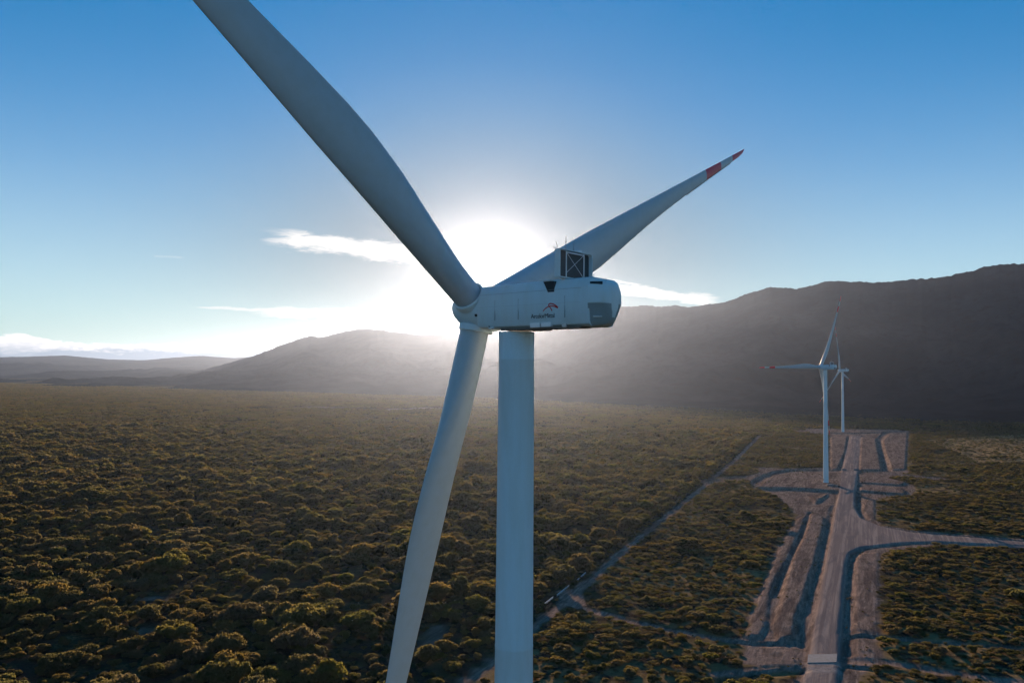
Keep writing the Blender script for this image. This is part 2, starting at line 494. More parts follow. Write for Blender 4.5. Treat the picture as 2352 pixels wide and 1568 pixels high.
        # lettering and emblem on the side facing the camera
        fc = bpy.data.curves.new('lettering', 'FONT'); fc.body = 'ArcelorMittal'; fc.size = 0.56; fc.extrude = 0.012; fc.offset = -0.002
        fc.align_x = 'CENTER'; fc.space_character = 0.92
        fo = bpy.data.objects.new('lettering', fc); COL.objects.link(fo)
        dg = bpy.context.evaluated_depsgraph_get(); dg.update()
        me = bpy.data.meshes.new_from_object(fo.evaluated_get(dg))
        bpy.data.objects.remove(fo); me.materials.clear(); me.materials.append(M_TEXT)
        wdt = max(v.co.x for v in me.vertices) - min(v.co.x for v in me.vertices)
        sx = 2.62 / wdt
        lo = bpy.data.objects.new('lettering', me); COL.objects.link(lo); lo.parent = nac
        slope_ = math.atan2(0.08, 0.9)
        def side_y(z):       # outer surface of the side at height z
            return -np.interp(z, [-1.6, -0.55, 0.0, 1.2], [1.985, 2.10, 2.14, 2.10])
        zc_ = -1.25
        lean = math.atan2(2.10 - 1.985, 1.05)
        lo.matrix_local = Matrix.Translation(N(10.15, side_y(zc_) - 0.012, zc_)) @ Matrix.Rotation(math.pi / 2 + lean, 4, 'X') @ Matrix.Diagonal((sx, 1.0, 1, 1))
        # emblem: ribbon strokes
        eb = bmesh.new()
        def stroke(pts, w0, w1):
            pts = [Vector((p[0], p[1])) for p in pts]; L, R = [], []
            for i, p in enumerate(pts):
                d = (pts[min(i + 1, len(pts) - 1)] - pts[max(i - 1, 0)]).normalized(); nrm = Vector((-d.y, d.x))
                w = w0 + (w1 - w0) * i / (len(pts) - 1)
                L.append(p + nrm * w / 2); R.append(p - nrm * w / 2)
            for dy in (0,):
                A = []
                for P_ in (L, R):
                    A.append([(eb.verts.new(N(11.07 + v.x, side_y(-0.36 + v.y) - 0.022, -0.36 + v.y)),
                               eb.verts.new(N(11.07 + v.x, side_y(-0.36 + v.y) + 0.01, -0.36 + v.y))) for v in P_])
                n_ = len(L)
                for i in range(n_ - 1):
                    a, b = A[0][i], A[0][i + 1]; c, d = A[1][i], A[1][i + 1]
                    eb.faces.new((a[0], b[0], d[0], c[0])); eb.faces.new((a[0], a[1], b[1], b[0])); eb.faces.new((c[0], d[0], d[1], c[1]))
        def bez(p0, p1, p2, p3, n_=14):
            return [tuple((1 - t) ** 3 * a + 3 * (1 - t) ** 2 * t * b + 3 * (1 - t) * t * t * c + t ** 3 * d for a, b, c, d in zip(p0, p1, p2, p3)) for t in np.linspace(0, 1, n_)]
        stroke(bez((-0.84, -0.30), (-0.55, 0.0), (-0.15, 0.16), (0.25, 0.10)) + bez((0.25, 0.10), (0.5, 0.06), (0.66, -0.02), (0.80, -0.08))[1:], 0.07, 0.13)
        stroke(bez((0.80, -0.06), (0.62, 0.16), (0.25, 0.32), (0.02, 0.33)) + bez((0.02, 0.33), (-0.22, 0.33), (-0.25, 0.18), (-0.12, 0.06))[1:], 0.11, 0.08)
        stroke(bez((-0.12, 0.05), (-0.02, -0.02), (0.08, -0.14), (0.13, -0.31)), 0.07, 0.10)
        me2 = bpy.data.meshes.new('emblem'); bmesh.ops.recalc_face_normals(eb, faces=eb.faces); eb.to_mesh(me2); eb.free(); me2.materials.append(M_LOGO)
        eo = bpy.data.objects.new('emblem', me2); COL.objects.link(eo); eo.parent = nac
    else:
        MB().box((12.05 - 5.5, 0, hz + 3.3), (0.6, 4.9, 2.3), bevel=0.1).build('cooler_frame', M_RAD, nac)
        MB().tube([(12.05 - 5.5, -1.2, hz + 4.4), (12.05 - 5.5, -1.2, hz + 5.4)], 0.06, 6).build('mast', M_STEEL, nac)
    # spinner: body of revolution about the tilted axis
    K = 56
    sp = [(-2.28, 1.55), (-2.26, 1.9), (-2.05, 1.98), (-1.2, 2.04), (0, 2.06), (0.7, 2.0), (1.3, 1.84), (1.9, 1.55), (2.5, 1.2), (2.95, 0.78), (3.2, 0.38), (3.3, 0.02)]
    rings = []
    for s, r in sp:
        rings.append([tuple(H + a_x * s + (uy * math.cos(2 * math.pi * k / K) + vz * math.sin(2 * math.pi * k / K)) * r) for k in range(K)])
    hubo = sharp(loft('spinner', rings, M_WHITE, T), 40)
    if detail:
        MB().tube([H + a_x * -2.30, H + a_x * -2.50], 1.7, 40).build('rotor_gap', M_DARK, hubo)
        p = H + a_x * -1.45 + (uy * -math.cos(0.28) - vz * math.sin(0.28)) * 2.03
        MB().box(p, (0.34, 0.06, 0.26), Matrix.Rotation(0.28, 3, 'X'), 0.03).build('inspection_hatch', M_DARK, hubo)
    rs, _b = blade_rings(cone, pb)
    def fm(i):
        r = (rs[i] + rs[i + 1]) / 2
        return 1 if (59 < r < 65.5 or r > 71) else 0
    for k in range(3):
        th = theta + k * 2 * math.pi / 3 - (math.radians(0.5) if k == 2 and cone > 0.057 else 0)
        er = (uy * math.cos(th) + vz * math.sin(th)) * 0.988
        tt = -uy * math.sin(th) + vz * math.cos(th)
        Mx = Matrix((( a_x.x, tt.x, er.x, H.x), (a_x.y, tt.y, er.y, H.y), (a_x.z, tt.z, er.z, H.z), (0, 0, 0, 1)))
        rs, brs = blade_rings(cone, pb, -0.6 * tt.z)           # blades sag under their own weight
        b_ = loft('blade', brs, None, T, mats=[M_BLADE, M_RED], fmat_fn=fm)
        b_.matrix_local = Mx
        # collar where the blade leaves the spinner
        c_ = MB()
        bm = c_.bm
        KK = 48
        ringsC = []
        for (rad, z_) in ((1.42, 1.6), (1.66, 1.6), (1.66, 2.12), (1.60, 2.22), (1.44, 2.22), (1.42, 2.1)):
            ringsC.append([bm.verts.new((rad * math.cos(2 * math.pi * j / KK), rad * math.sin(2 * math.pi * j / KK), z_)) for j in range(KK)])
        for A, B in zip(ringsC, ringsC[1:] + ringsC[:1]):
            for j in range(KK): bm.faces.new((A[j], A[(j + 1) % KK], B[(j + 1) % KK], B[j]))
        co = c_.build('root_collar', M_WHITE, b_, True); sharp(co, 30)
        if detail:
            # serrated strip on the outer trailing edge
            sb = bmesh.new()
            for r in np.arange(51, 70, 0.22):
                c = np.interp(r, CH_R, CH_C); le = np.interp(r, [23, 77.2], [1.42, 0.35]); off = cone * r + pb * (r / RB) ** 2
                y0 = le - c + 0.02 - 0.6 * tt.z * (r / RB) ** 2
                A = [sb.verts.new((off + dx, y0, r + dz)) for dx, dz in ((0.01, -0.11), (0.01, 0.11), (-0.01, 0.11), (-0.01, -0.11))]
                tip = sb.verts.new((off, y0 - 0.24, r))
                for i in range(4): sb.faces.new((A[i], A[(i + 1) % 4], tip))
            ms = bpy.data.meshes.new('serrated_edge'); sb.to_mesh(ms); sb.free(); ms.materials.append(M_DARK)
            so = bpy.data.objects.new('serrated_edge', ms); COL.objects.link(so); so.parent = b_
    return T


# ------------------------------------------------------------------ terrain features, in ground metres
z3 = lambda x, y: (1653.7 + x * .2969, 1102.5 + y * .2969)
z6 = lambda x, y: (1592.5 + x * .2344, 955.5 + y * .2344)
dd = lambda x, y: (x, y)


def G(pts, f=dd, z=0.0):
    return np.array([gpt(*f(*p), z) for p in pts])


def seg_d(P, pts, closed=False):
    """distance from points P (n,2) to a polyline, and sign for polygons"""
    best = np.full(len(P), 1e18)
    n = len(pts)
    for i in range(n if closed else n - 1):
        a = pts[i]; b = pts[(i + 1) % n]; ab = b - a
        t = np.clip(((P - a) @ ab) / max(ab @ ab, 1e-9), 0, 1)
        d = P - a - t[:, None] * ab
        best = np.minimum(best, (d * d).sum(1))
    return np.sqrt(best)


def inside(P, pts):
    r_ = np.zeros(len(P), bool); n = len(pts); j = n - 1
    x, y = P[:, 0], P[:, 1]
    for i in range(n):
        xi, yi = pts[i]; xj, yj = pts[j]
        c = ((yi > y) != (yj > y)) & (x < (xj - xi) * (y - yi) / (yj - yi + 1e-12) + xi)
        r_ ^= c; j = i
    return r_


def near(P, pts, pad):
    lo = pts.min(0) - pad; hi = pts.max(0) + pad
    return np.nonzero((P[:, 0] > lo[0]) & (P[:, 0] < hi[0]) & (P[:, 1] > lo[1]) & (P[:, 1] < hi[1]))[0]


def ss(x): 
    x = np.clip(x, 0, 1); return x * x * (3 - 2 * x)


ROAD = G([(1830, 1600), (1838, 1568), (1855.6, 1500), (1879, 1370), (1903, 1245), (1919, 1157), (1930, 1115), (1931, 1082), (1941, 1037), (1951, 1000),
          (1979, 1000), (1976, 1037), (1973, 1078), (1969, 1110), (1965, 1150), (1966, 1162), (1980, 1188), (2025, 1206), (2099, 1220), (2218, 1230),
          (2352, 1241), (2500, 1252), (2500, 1272), (2352, 1256), (2158, 1243), (2069, 1246), (1980, 1257), (1953, 1268), (1946, 1292), (1937, 1385), (1933, 1500), (1927, 1568), (1925, 1600)], z=0.7)
ramp = lambda P: np.interp(P[:, 1], [0, 560, 690, 760, 860, 2000], [0.8, 0.8, 2.0, 2.0, 1.0, 1.0])
C = lambda h: (lambda P: np.full(len(P), float(h)))
RAISED = [
    (ROAD, ramp, 1.3),
    (G([(450, 950), (540, 620), (640, 420), (690, 250), (760, 245), (820, 290), (800, 400), (740, 650), (660, 900), (600, 1060), (590, 1200), (440, 1230), (400, 1100)], z3, 1), C(1.3), 2.0),
    (G([(180, 1200), (290, 900), (400, 640), (520, 400), (600, 290), (680, 250), (660, 330), (600, 470), (540, 620), (440, 760), (390, 900), (370, 1100), (320, 1200)], z3, .7), C(0.8), 1.6),
    (G([(1050, 590), (1100, 560), (1230, 550), (1225, 1180), (1030, 1140), (1030, 900), (1045, 640)], z3, .4), C(0.35), 1.2),
    (G([(1100, 200), (1120, 150), (1200, 140), (1200, 300), (1300, 340), (1150, 300), (1105, 250)], z3, .4), C(0.5), 1.5),
    (G([(620, 680), (680, 620), (760, 575), (900, 555), (1270, 548), (1560, 545), (1600, 560), (1600, 640), (1580, 660), (1590, 720), (1500, 760), (1400, 722), (1300, 716), (1100, 700), (880, 690), (700, 694)], z6, 2.2), C(2.3), 3.0),
    (G([(1600, 560), (1620, 645), (2050, 670), (2100, 640), (1900, 600)], z6, 1), C(1.2), 3.0),
    (G([(1620, 688), (2040, 692), (2100, 735), (2080, 758), (1750, 733), (1620, 720)], z6, 1.5), C(1.7), 3.0),
    (G([(1340, 200), (1430, 190), (1520, 195), (1495, 350), (1425, 512), (1340, 516)], z6, 1.5), C(1.5), 2.5),
    (G([(1638, 200), (1800, 212), (1802, 260), (1825, 350), (1850, 480), (1860, 516), (1622, 516), (1616, 500)], z6, 1.5), C(1.4), 2.5),
    (G([(1915, 165), (1850, 230), (1860, 300), (1890, 400), (1940, 520), (2085, 515), (2105, 150)], z6, 1), C(0.9), 2.5),
    (G([(1000, 150), (1100, 134), (1330, 127), (1900, 137), (2100, 146), (1620, 163), (1400, 163)], z6, 1.2), C(1.3), 4.0),
    (G([(1110, 760), (1200, 790), (1300, 745), (1340, 725), (1320, 780), (1210, 850), (1180, 850)], z6, 1), C(1.4), 4.0),
]
DITCH = [
    (G([(985, 1340), (992, 900), (1010, 640), (1035, 570), (1100, 535), (1250, 515), (1450, 495), (1700, 485), (2400, 520)], z3), 3.4, 0.9),
    (G([(1065, 100), (1075, 230), (1120, 300), (1250, 358), (1500, 408), (1900, 442), (2400, 480)], z3), 3.4, 0.9),
    (G([(640, 1300), (700, 900), (770, 640), (830, 420), (850, 300), (880, 200)], z3), 2.6, 0.6),
    (G([(420, 900), (490, 700), (590, 500), (670, 330), (700, 250)], z3), 2.6, 0.9),
    (G([(610, 690), (640, 640), (720, 590), (850, 545), (1000, 530), (1270, 528), (1450, 526)], z6), 9, 2.2),
    (G([(1600, 533), (1880, 530)], z6), 9, 2.2),
    (G([(1885, 530), (1860, 430), (1832, 330), (1815, 240), (1850, 200), (1905, 158)], z6), 7, 1.4),
    (G([(1530, 195), (1508, 350), (1445, 505)], z6), 4, 1.0),
    (G([(1628, 200), (1612, 400), (1604, 520)], z6), 4, 1.0),
    (G([(1700, 545), (2000, 572), (2400, 612)], z6), 3.0, 0.5),
    (G([(-40, 1215), (250, 1255), (620, 1275)], z3), 2.0, 0.7),
    (G([(-40, 1560), (300, 1500), (640, 1470)], z3), 3.5, 1.4),
    (G([(950, 1195), (1250, 1212), (1700, 1250), (2400, 1305)], z3), 2.4, 1.2),
    (G([(930, 1430), (1300, 1465), (1700, 1545), (1900, 1600)], z3), 2.4, 1.2),
]
TRACKS = [   # centre line, half width, strength of bare dirt
    (G([(1745, 1000), (1690, 1055), (1600, 1130), (1500, 1210), (1420, 1275), (1340, 1345), (1290, 1390), (1225, 1440), (1100, 1545), (1000, 1610)]), 3.2, 1.0),
    (G([(1300, 1375), (1330, 1395), (1440, 1425), (1560, 1450), (1700, 1475), (1760, 1480)]), 3.0, 1.0),
    (G([(1305, 1360), (1320, 1385)]), 6.0, 1.0),
    (G([(-40, 1225), (250, 1262), (620, 1270)], z3), 3.0, 1),
    (G([(-40, 1500), (300, 1460), (650, 1440)], z3), 3.0, 1),
    (G([(930, 1385), (1300, 1400), (1700, 1470), (2100, 1530), (2400, 1575)], z3), 4.0, 1),
    (G([(1700, 545), (2000, 572), (2400, 612)], z6), 11.0, 1.0),
    (G([(480, 600), (330, 620), (150, 640)], z6), 12.0, 0.6),
    (G([(950, 1195), (1250, 1212), (1700, 1250), (2400, 1305)], z3), 3.0, 0.8),
    (G([(360, 1375), (400, 1362)]), 4.0, 0.7), (G([(330, 1450), (395, 1435)]), 4.0, 0.7),
    (G([(940, 1350), (985, 1345)]), 4.0, 0.6), (G([(975, 1500), (1010, 1440)]), 4.0, 0.6),
]
BARE = [
    G([(180, 1230), (290, 900), (400, 620), (560, 340), (600, 270), (520, 190), (430, 110), (300, 60), (300, -100), (1000, -60), (1440, 60), (1440, 110), (1220, 140), (1200, 300),
       (1250, 345), (1500, 392), (2400, 462), (2400, 530), (1700, 495), (1240, 560), (1225, 1180), (1260, 1370), (1000, 1600), (560, 1600), (640, 1450), (180, 1420)], z3),
    G([(510, 590), (850, 515), (1330, 500), (1335, 185), (1000, 152), (1100, 122), (1900, 130), (2115, 143), (2090, 520), (2100, 550), (1900, 600), (2170, 680), (2160, 770), (1750, 790),
       (1620, 810), (1200, 920), (950, 850), (620, 700)], z6),
]
PALE = [(G([(700, 1425), (885, 1425)], z3), 3.2), (G([(700, 1475), (875, 1475)], z3), 3.2)]
SAND = G([(540, 937), (700, 935), (800, 938), (900, 940), (1000, 937), (1140, 936)])
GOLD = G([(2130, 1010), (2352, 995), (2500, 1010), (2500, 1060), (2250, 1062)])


def wnoise(P, s, seed=0.0):
    """cheap smooth pseudo noise, vectorised"""
    x = P[:, 0] / s + seed; y = P[:, 1] / s - seed * 1.7
    return (np.sin(x * 1.3 + 1.7 * np.sin(y * 0.9 + seed)) + np.sin(y * 1.7 - 1.1 * np.sin(x * 1.1)) + np.sin((x + y) * 2.3 + np.sin(x * 2.9)) * 0.5) / 2.5


def height(P):
    z = 0.25 * wnoise(P, 40) + 0.12 * wnoise(P, 9, 3.3)
    P0 = P
    P = P + np.stack([0.22 * wnoise(P, 17, 2.2) + 0.22 * wnoise(P, 3.1, 5.5), 0.22 * wnoise(P, 19, 8.2) + 0.22 * wnoise(P, 2.9, 1.5)], 1)
    top = np.zeros(len(P))
    for pts, hf, edge in RAISED:
        ix = near(P, pts, 2)
        if not len(ix): continue
        Q = P[ix]; i_ = inside(Q, pts)
        if not i_.any(): continue
        ix = ix[i_]; Q = Q[i_]
        d = seg_d(Q, pts, True)
        top[ix] = np.maximum(top[ix], 0.78 * hf(Q) * ss(d / edge + 0.15))
    z = np.where(top > 0, z * 0.35 + top, z)
    for pts, hw, dp in DITCH:
        ix = near(P, pts, hw + 1)
        if not len(ix): continue
        d = seg_d(P[ix], pts)
        k = ss(1.35 * (1 - d / hw)) * np.clip(1.2 - top[ix], 0.15, 1)
        z[ix] -= 0.75 * dp * k
    for pts, hw, st in TRACKS:
        ix = near(P, pts, hw + 1)
        if not len(ix): continue
        d = seg_d(P[ix], pts)
        z[ix] -= 0.25 * ss(1.5 * (1 - d / hw)) * (top[ix] < 0.05)
    # wheel ruts along the main corridor
    return z


def masks(P):
    """r: bare dirt, g: pale gravel or sand, b: road running surface"""
    r = np.zeros(len(P)); g = np.zeros(len(P)); b = np.zeros(len(P)); t_ = np.zeros(len(P))
    w = 2.2 * wnoise(P, 6, 1.1) + 1.2 * wnoise(P, 2.3, 7)
    for pts in BARE:
        ix = near(P, pts, 6)
        if not len(ix): continue
        Q = P[ix]; d = seg_d(Q, pts, True); s_ = np.where(inside(Q, pts), d, -d)
        r[ix] = np.maximum(r[ix], ss((s_ + 1.2 + w[ix] * 0.7) / 2.5))
    for pts, hw, st in TRACKS:
        ix = near(P, pts, hw + 4)
        if not len(ix): continue
        d = seg_d(P[ix], pts)
        v = st * ss((hw - d + w[ix] * 0.5) / 1.6)
        r[ix] = np.maximum(r[ix], v); t_[ix] = np.maximum(t_[ix], v)
    ix = near(P, ROAD, 3)
    if len(ix):
        Q = P[ix]; d = seg_d(Q, ROAD, True); s_ = np.where(inside(Q, ROAD), d, -d)
        b[ix] = ss((s_ + 0.3) / 1.2); r[ix] = np.maximum(r[ix], b[ix])
    for pts, hw in PALE:
        ix = near(P, pts, hw + 3)
        if len(ix): g[ix] = np.maximum(g[ix], ss((hw - seg_d(P[ix], pts) + w[ix] * 0.4) / 1.8))
    ix = near(P, SAND, 60)
    if len(ix):
        d = seg_d(P[ix], SAND); v = ss((24 - d + 26 * wnoise(P[ix], 60, 5)) / 8)
        g[ix] = np.maximum(g[ix], v); r[ix] = np.maximum(r[ix], v)
    return r, g, b, t_


def axis_pts(parts):
    out = []
    for a, b, n in parts: out += list(np.linspace(a, b, n, endpoint=False))
    return np.array(out + [parts[-1][1]])


def geo(a, b, n): return list(np.geomspace(a, b, n))


xs = np.array([-x for x in geo(40, 30000, 60)[::-1]] + list(np.linspace(-38, -2, 10)) + list(np.arange(0, 700, 1.0)) + [700 + x for x in geo(2, 29000, 60)])
ys = np.array([-2500, -1200, -500, -200, -60] + list(np.arange(0, 236, 8.0)) + list(np.arange(236, 1000, 1.25)) + list(np.arange(1000, 1450, 2.5)) + [1450 + x for x in geo(3, 30000, 70)])
GX, GY = np.meshgrid(xs, ys)
P = np.stack([GX.ravel(), GY.ravel()], 1)
HZ = height(P)
far = np.clip((P[:, 1] - 1800) / 3000, 0, 1)
mr, mg, mb, mt = masks(P)
_xt = np.interp(P[:, 1], TRACKS[0][0][::-1, 1], TRACKS[0][0][::-1, 0])
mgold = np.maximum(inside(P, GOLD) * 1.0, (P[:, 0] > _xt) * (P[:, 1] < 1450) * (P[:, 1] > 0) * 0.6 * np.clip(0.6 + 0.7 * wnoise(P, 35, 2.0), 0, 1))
# mottled texture on the bare, unsealed dirt: small heaps and scrapes
m_b = (mr > 0.3) & (mb < 0.5)
HZ += np.where(m_b, RNG.normal(0, 0.05, len(P)) + 0.06 * wnoise(P, 7.5, 9.0), 0)
nx, ny = len(xs), len(ys)
V = np.column_stack([P, HZ])
idx = np.arange(nx * ny).reshape(ny, nx)
quads = np.stack([idx[:-1, :-1].ravel(), idx[:-1, 1:].ravel(), idx[1:, 1:].ravel(), idx[1:, :-1].ravel()], 1)
fr_ = mr[quads].mean(1); fb_ = mb[quads].mean(1); ft_ = mt[quads].mean(1); fg_ = mg[quads].mean(1)
cls = np.zeros(len(quads), int)
cls[fr_ > 0.5] = 2
cls[(ft_ > 0.5) & (fr_ > 0.5)] = 3
cls[fb_ > 0.5] = 1
bare_in = np.zeros(len(quads), bool)


def ground_material():
    m_, t, b = principled('ground', (0.1, 0.08, 0.06), 1.0, 0.0)
    g_ = t.node('ShaderNodeNewGeometry'); pos = g_.outputs['Position']
    at = t.node('ShaderNodeAttribute', attribute_name='mask')
    sp_ = t.node('ShaderNodeSeparateColor', {0: at.outputs['Color']})
    n_big = t.noise(pos, 0.012, 5, 0.6); n_mid = t.noise(pos, 0.11, 5, 0.65); n_fin = t.noise(pos, 0.9, 5, 0.7)
    # scrub floor: dark litter, olive ground cover, straw patches
    soil = t.mix(t.sm(n_fin, 0.35, 0.65), (0.024, 0.020, 0.016), (0.055, 0.043, 0.031))
    soil = t.mix(t.sm(n_mid, 0.42, 0.6), soil, (0.045, 0.048, 0.022))
    strf = t.m('MULTIPLY', t.sm(n_mid, 0.52, 0.66), t.sm(n_fin, 0.38, 0.6))
    soil = t.mix(t.m('MULTIPLY', strf, t.sm(n_big, 0.38, 0.6)), soil, (0.19, 0.13, 0.065))
    soil = t.mix(t.m('MULTIPLY', at.outputs['Alpha'], t.sm(n_mid, 0.38, 0.55)), soil, (0.42, 0.27, 0.12))  # golden dry grass; the GOLD patch also has warm sunlight put into its colour
    sx_ = t.node('ShaderNodeSeparateXYZ', {0: pos})
    farm = t.sm(sx_.outputs[1], 2200.0, 3600.0)
    canopy = t.mix(t.sm(t.noise(pos, 0.02, 6, 0.7), 0.4, 0.62), (0.030, 0.036, 0.020), (0.075, 0.070, 0.042))
    soil = t.mix(farm, soil, canopy)
    # bare dirt with scraping marks running along the corridor
    mr_ = t.node('ShaderNodeMapping', {'Vector': pos, 'Rotation': (0, 0, math.radians(23.8))})
    mp = t.node('ShaderNodeMapping', {'Vector': mr_.outputs[0], 'Scale': (1.0, 0.12, 1)})
    n_st = t.noise(mp.outputs[0], 0.9, 6, 0.7)
    mp2 = t.node('ShaderNodeMapping', {'Vector': mr_.outputs[0], 'Scale': (2.2, 0.03, 1)})
    n_tr = t.noise(mp2.outputs[0], 0.35, 3, 0.6)
    dirt = t.mix(t.sm(n_st, 0.36, 0.66), (0.18, 0.128, 0.098), (0.36, 0.255, 0.19))
    dirt = t.mix(t.m('MULTIPLY', t.sm(n_mid, 0.5, 0.68), 0.55), dirt, (0.080, 0.062, 0.045))
    dirt = t.mix(t.m('MULTIPLY', t.sm(n_fin, 0.52, 0.7), 0.5), dirt, (0.075, 0.06, 0.05))
    n_pt = t.noise(mp.outputs[0], 0.16, 5, 0.65, 1.0)
    dirt = t.mix(t.m('MULTIPLY', t.sm(n_pt, 0.48, 0.60), 0.55), dirt, (0.070, 0.050, 0.045))
    dirt = t.mix(t.m('MULTIPLY', t.sm(n_pt, 0.44, 0.36), 0.6), dirt, (0.27, 0.185, 0.145))
    road = t.mix(t.sm(n_tr, 0.42, 0.62), (0.25, 0.190, 0.158), (0.375, 0.288, 0.232))
    road = t.mix(t.m('MULTIPLY', t.sm(n_pt, 0.45, 0.6), 0.6), road, (0.17, 0.137, 0.127))
    road = t.mix(t.m('MULTIPLY', t.sm(n_fin, 0.5, 0.72), 0.35), road, (0.26, 0.21, 0.19))
    pale = t.mix(t.sm(n_fin, 0.35, 0.65), (0.26, 0.21, 0.18), (0.40, 0.33, 0.28))
    c = t.mix(sp_.outputs[0], soil, dirt)
    c = t.mix(sp_.outputs[2], c, road)
    c = t.mix(sp_.outputs[1], c, pale)
    t.l.new(c, b.inputs['Base Color'])
    bp = t.node('ShaderNodeBump', {'Strength': 0.9, 'Distance': 0.35})
    t.l.new(t.m('ADD', n_fin, t.m('MULTIPLY', n_st, 0.6)), bp.inputs['Height'])
    t.l.new(bp.outputs[0], b.inputs['Normal'])
    return m_


M_GROUND = ground_material()


def sub_mesh(name, sel, label=None):
    f = quads[sel]
    used, inv = np.unique(f, return_inverse=True)
    f = inv.reshape(-1, 4)
    me = bpy.data.meshes.new(name)
    me.vertices.add(len(used)); me.vertices.foreach_set('co', V[used].astype(np.float32).ravel())
    me.loops.add(len(f) * 4); me.loops.foreach_set('vertex_index', f.astype(np.int32).ravel())
    me.polygons.add(len(f)); me.polygons.foreach_set('loop_start', np.arange(0, len(f) * 4, 4, dtype=np.int32))
    me.polygons.foreach_set('use_smooth', np.ones(len(f), bool))
    ca = me.attributes.new('mask', 'FLOAT_COLOR', 'POINT')
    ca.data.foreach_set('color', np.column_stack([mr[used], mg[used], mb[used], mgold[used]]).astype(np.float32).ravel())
    me.materials.append(M_GROUND); me.update(calc_edges=True)
    o = bpy.data.objects.new(name, me); COL.objects.link(o)
    tag(o, kind='structure')
    return o


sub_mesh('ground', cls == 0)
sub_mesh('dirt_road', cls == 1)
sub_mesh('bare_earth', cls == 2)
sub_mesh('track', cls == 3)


# ------------------------------------------------------------------ mountains
def mountain_material():
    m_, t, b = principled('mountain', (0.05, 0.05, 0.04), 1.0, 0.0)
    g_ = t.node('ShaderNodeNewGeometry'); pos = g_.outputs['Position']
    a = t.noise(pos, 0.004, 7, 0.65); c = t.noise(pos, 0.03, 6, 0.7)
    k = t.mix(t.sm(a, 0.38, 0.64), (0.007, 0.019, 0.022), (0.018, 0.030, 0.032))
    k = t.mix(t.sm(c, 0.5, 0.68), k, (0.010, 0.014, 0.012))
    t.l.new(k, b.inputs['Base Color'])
    bp = t.node('ShaderNodeBump', {'Strength': 0.35, 'Distance': 6.0}); t.l.new(c, bp.inputs['Height']); t.l.new(bp.outputs[0], b.inputs['Normal'])
    return m_


M_MTN = mountain_material()


def mountain(name, sky_pts, foot, ridge, x0, x1, step, seed, rough, label=None):
    """a range between a foot line and a ridge line, both given as distances by bearing"""
    cols = np.arange(x0, x1 + 1, step)
    sx_ = [p[0] for p in sky_pts]; sy_ = [p[1] for p in sky_pts]
    srow = np.concatenate([np.linspace(0, 1, 110), 1 + np.linspace(0.02, 1, 24)])
    vs = np.zeros((len(srow), len(cols), 3))
    for j, cx in enumerate(cols):
        yy = np.interp(cx, sx_, sy_)
        dv = ray(cx, yy); hx = dv[0]
        Df = np.interp(cx, [p[0] for p in foot], [p[1] for p in foot])
        Dr = np.interp(cx, [p[0] for p in ridge], [p[1] for p in ridge])
        Hr = ZC + dv[2] * Dr
        Hr += rough * 0.035 * noise.fractal(Vector((cx * 0.09, seed, 0)), 0.7, 2.2, 5)
        for i, s in enumerate(srow):
            if s <= 1:
                D = Df + (Dr - Df) * s
                base_ = Hr * (0.18 * s + 0.82 * s ** 2.3)
            else:
                D = Dr + (s - 1) * 3500
                base_ = Hr * (1 - 0.9 * (s - 1) ** 0.8)
            wx, wy = hx * D, D
            p = Vector((wx / 900, wy / 1500, seed))
            rv = noise.fractal(p, 0.8, 2.1, 6) * 1.2 + 0.22 * (noise.ridged_multi_fractal(p * 3.5, 0.9, 2.1, 4, 1.0, 2.0) - 1.2) * min(1.0, 4 * s)
            amp = rough * (max(0.0, s * (1 - s)) * 4 * min(1.0, (1 - s) * 4) if s < 1 else min(0.4, (s - 1) * 3)) * 0.5
            vs[i, j] = (wx, wy, base_ + rv * amp - (12 if s == 0 else 0))
    nr, nc = len(srow), len(cols)
    id_ = np.arange(nr * nc).reshape(nr, nc)
    f = np.stack([id_[:-1, :-1].ravel(), id_[:-1, 1:].ravel(), id_[1:, 1:].ravel(), id_[1:, :-1].ravel()], 1)
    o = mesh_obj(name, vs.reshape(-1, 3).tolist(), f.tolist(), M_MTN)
    tag(o, kind='structure')
    return o


SKYLINE = [(-400, 960), (250, 893), (330, 878), (420, 860), (500, 840), (580, 818), (600, 811), (640, 795), (680, 781), (700, 775), (715, 771), (732, 776), (760, 770), (790, 762), (820, 757),
           (850, 756), (875, 758), (900, 762), (935, 766), (970, 770), (1005, 768), (1035, 765), (1060, 768), (1100, 764), (1150, 752), (1230, 737), (1300, 717), (1330, 711), (1380, 706), (1430, 704), (1465, 703),
           (1480, 701), (1520, 704), (1555, 701), (1575, 705), (1600, 703), (1640, 697), (1665, 694), (1690, 686), (1710, 676), (1740, 668), (1765, 660), (1790, 660), (1830, 663), (1870, 655), (1895, 646), (1925, 645),
           (1955, 648), (1980, 646), (2005, 650), (2040, 647), (2100, 641), (2150, 638), (2185, 633), (2200, 628), (2235, 622), (2260, 612), (2300, 607), (2352, 605), (2450, 590), (2600, 570), (2800, 540), (3200, 520)]
FOOT = [(-500, 5200), (0, 4300), (300, 3700), (700, 3250), (1000, 2950), (1200, 2700), (1430, 2350), (1700, 1980), (1936, 1740), (2200, 1650), (2400, 1560), (3200, 1350)]
RIDGE = [(-500, 8200), (300, 8000), (600, 7500), (850, 6800), (1100, 6300), (1300, 5900), (1420, 5500), (1700, 4700), (2000, 4000), (2352, 3600), (3200, 3300)]
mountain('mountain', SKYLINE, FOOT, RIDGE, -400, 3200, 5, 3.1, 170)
FARSKY = [(-900, 812), (0, 820), (60, 819), (150, 816), (180, 819), (250, 825), (330, 827), (400, 821), (460, 817), (540, 822), (580, 819), (650, 815), (800, 812), (1000, 815)]
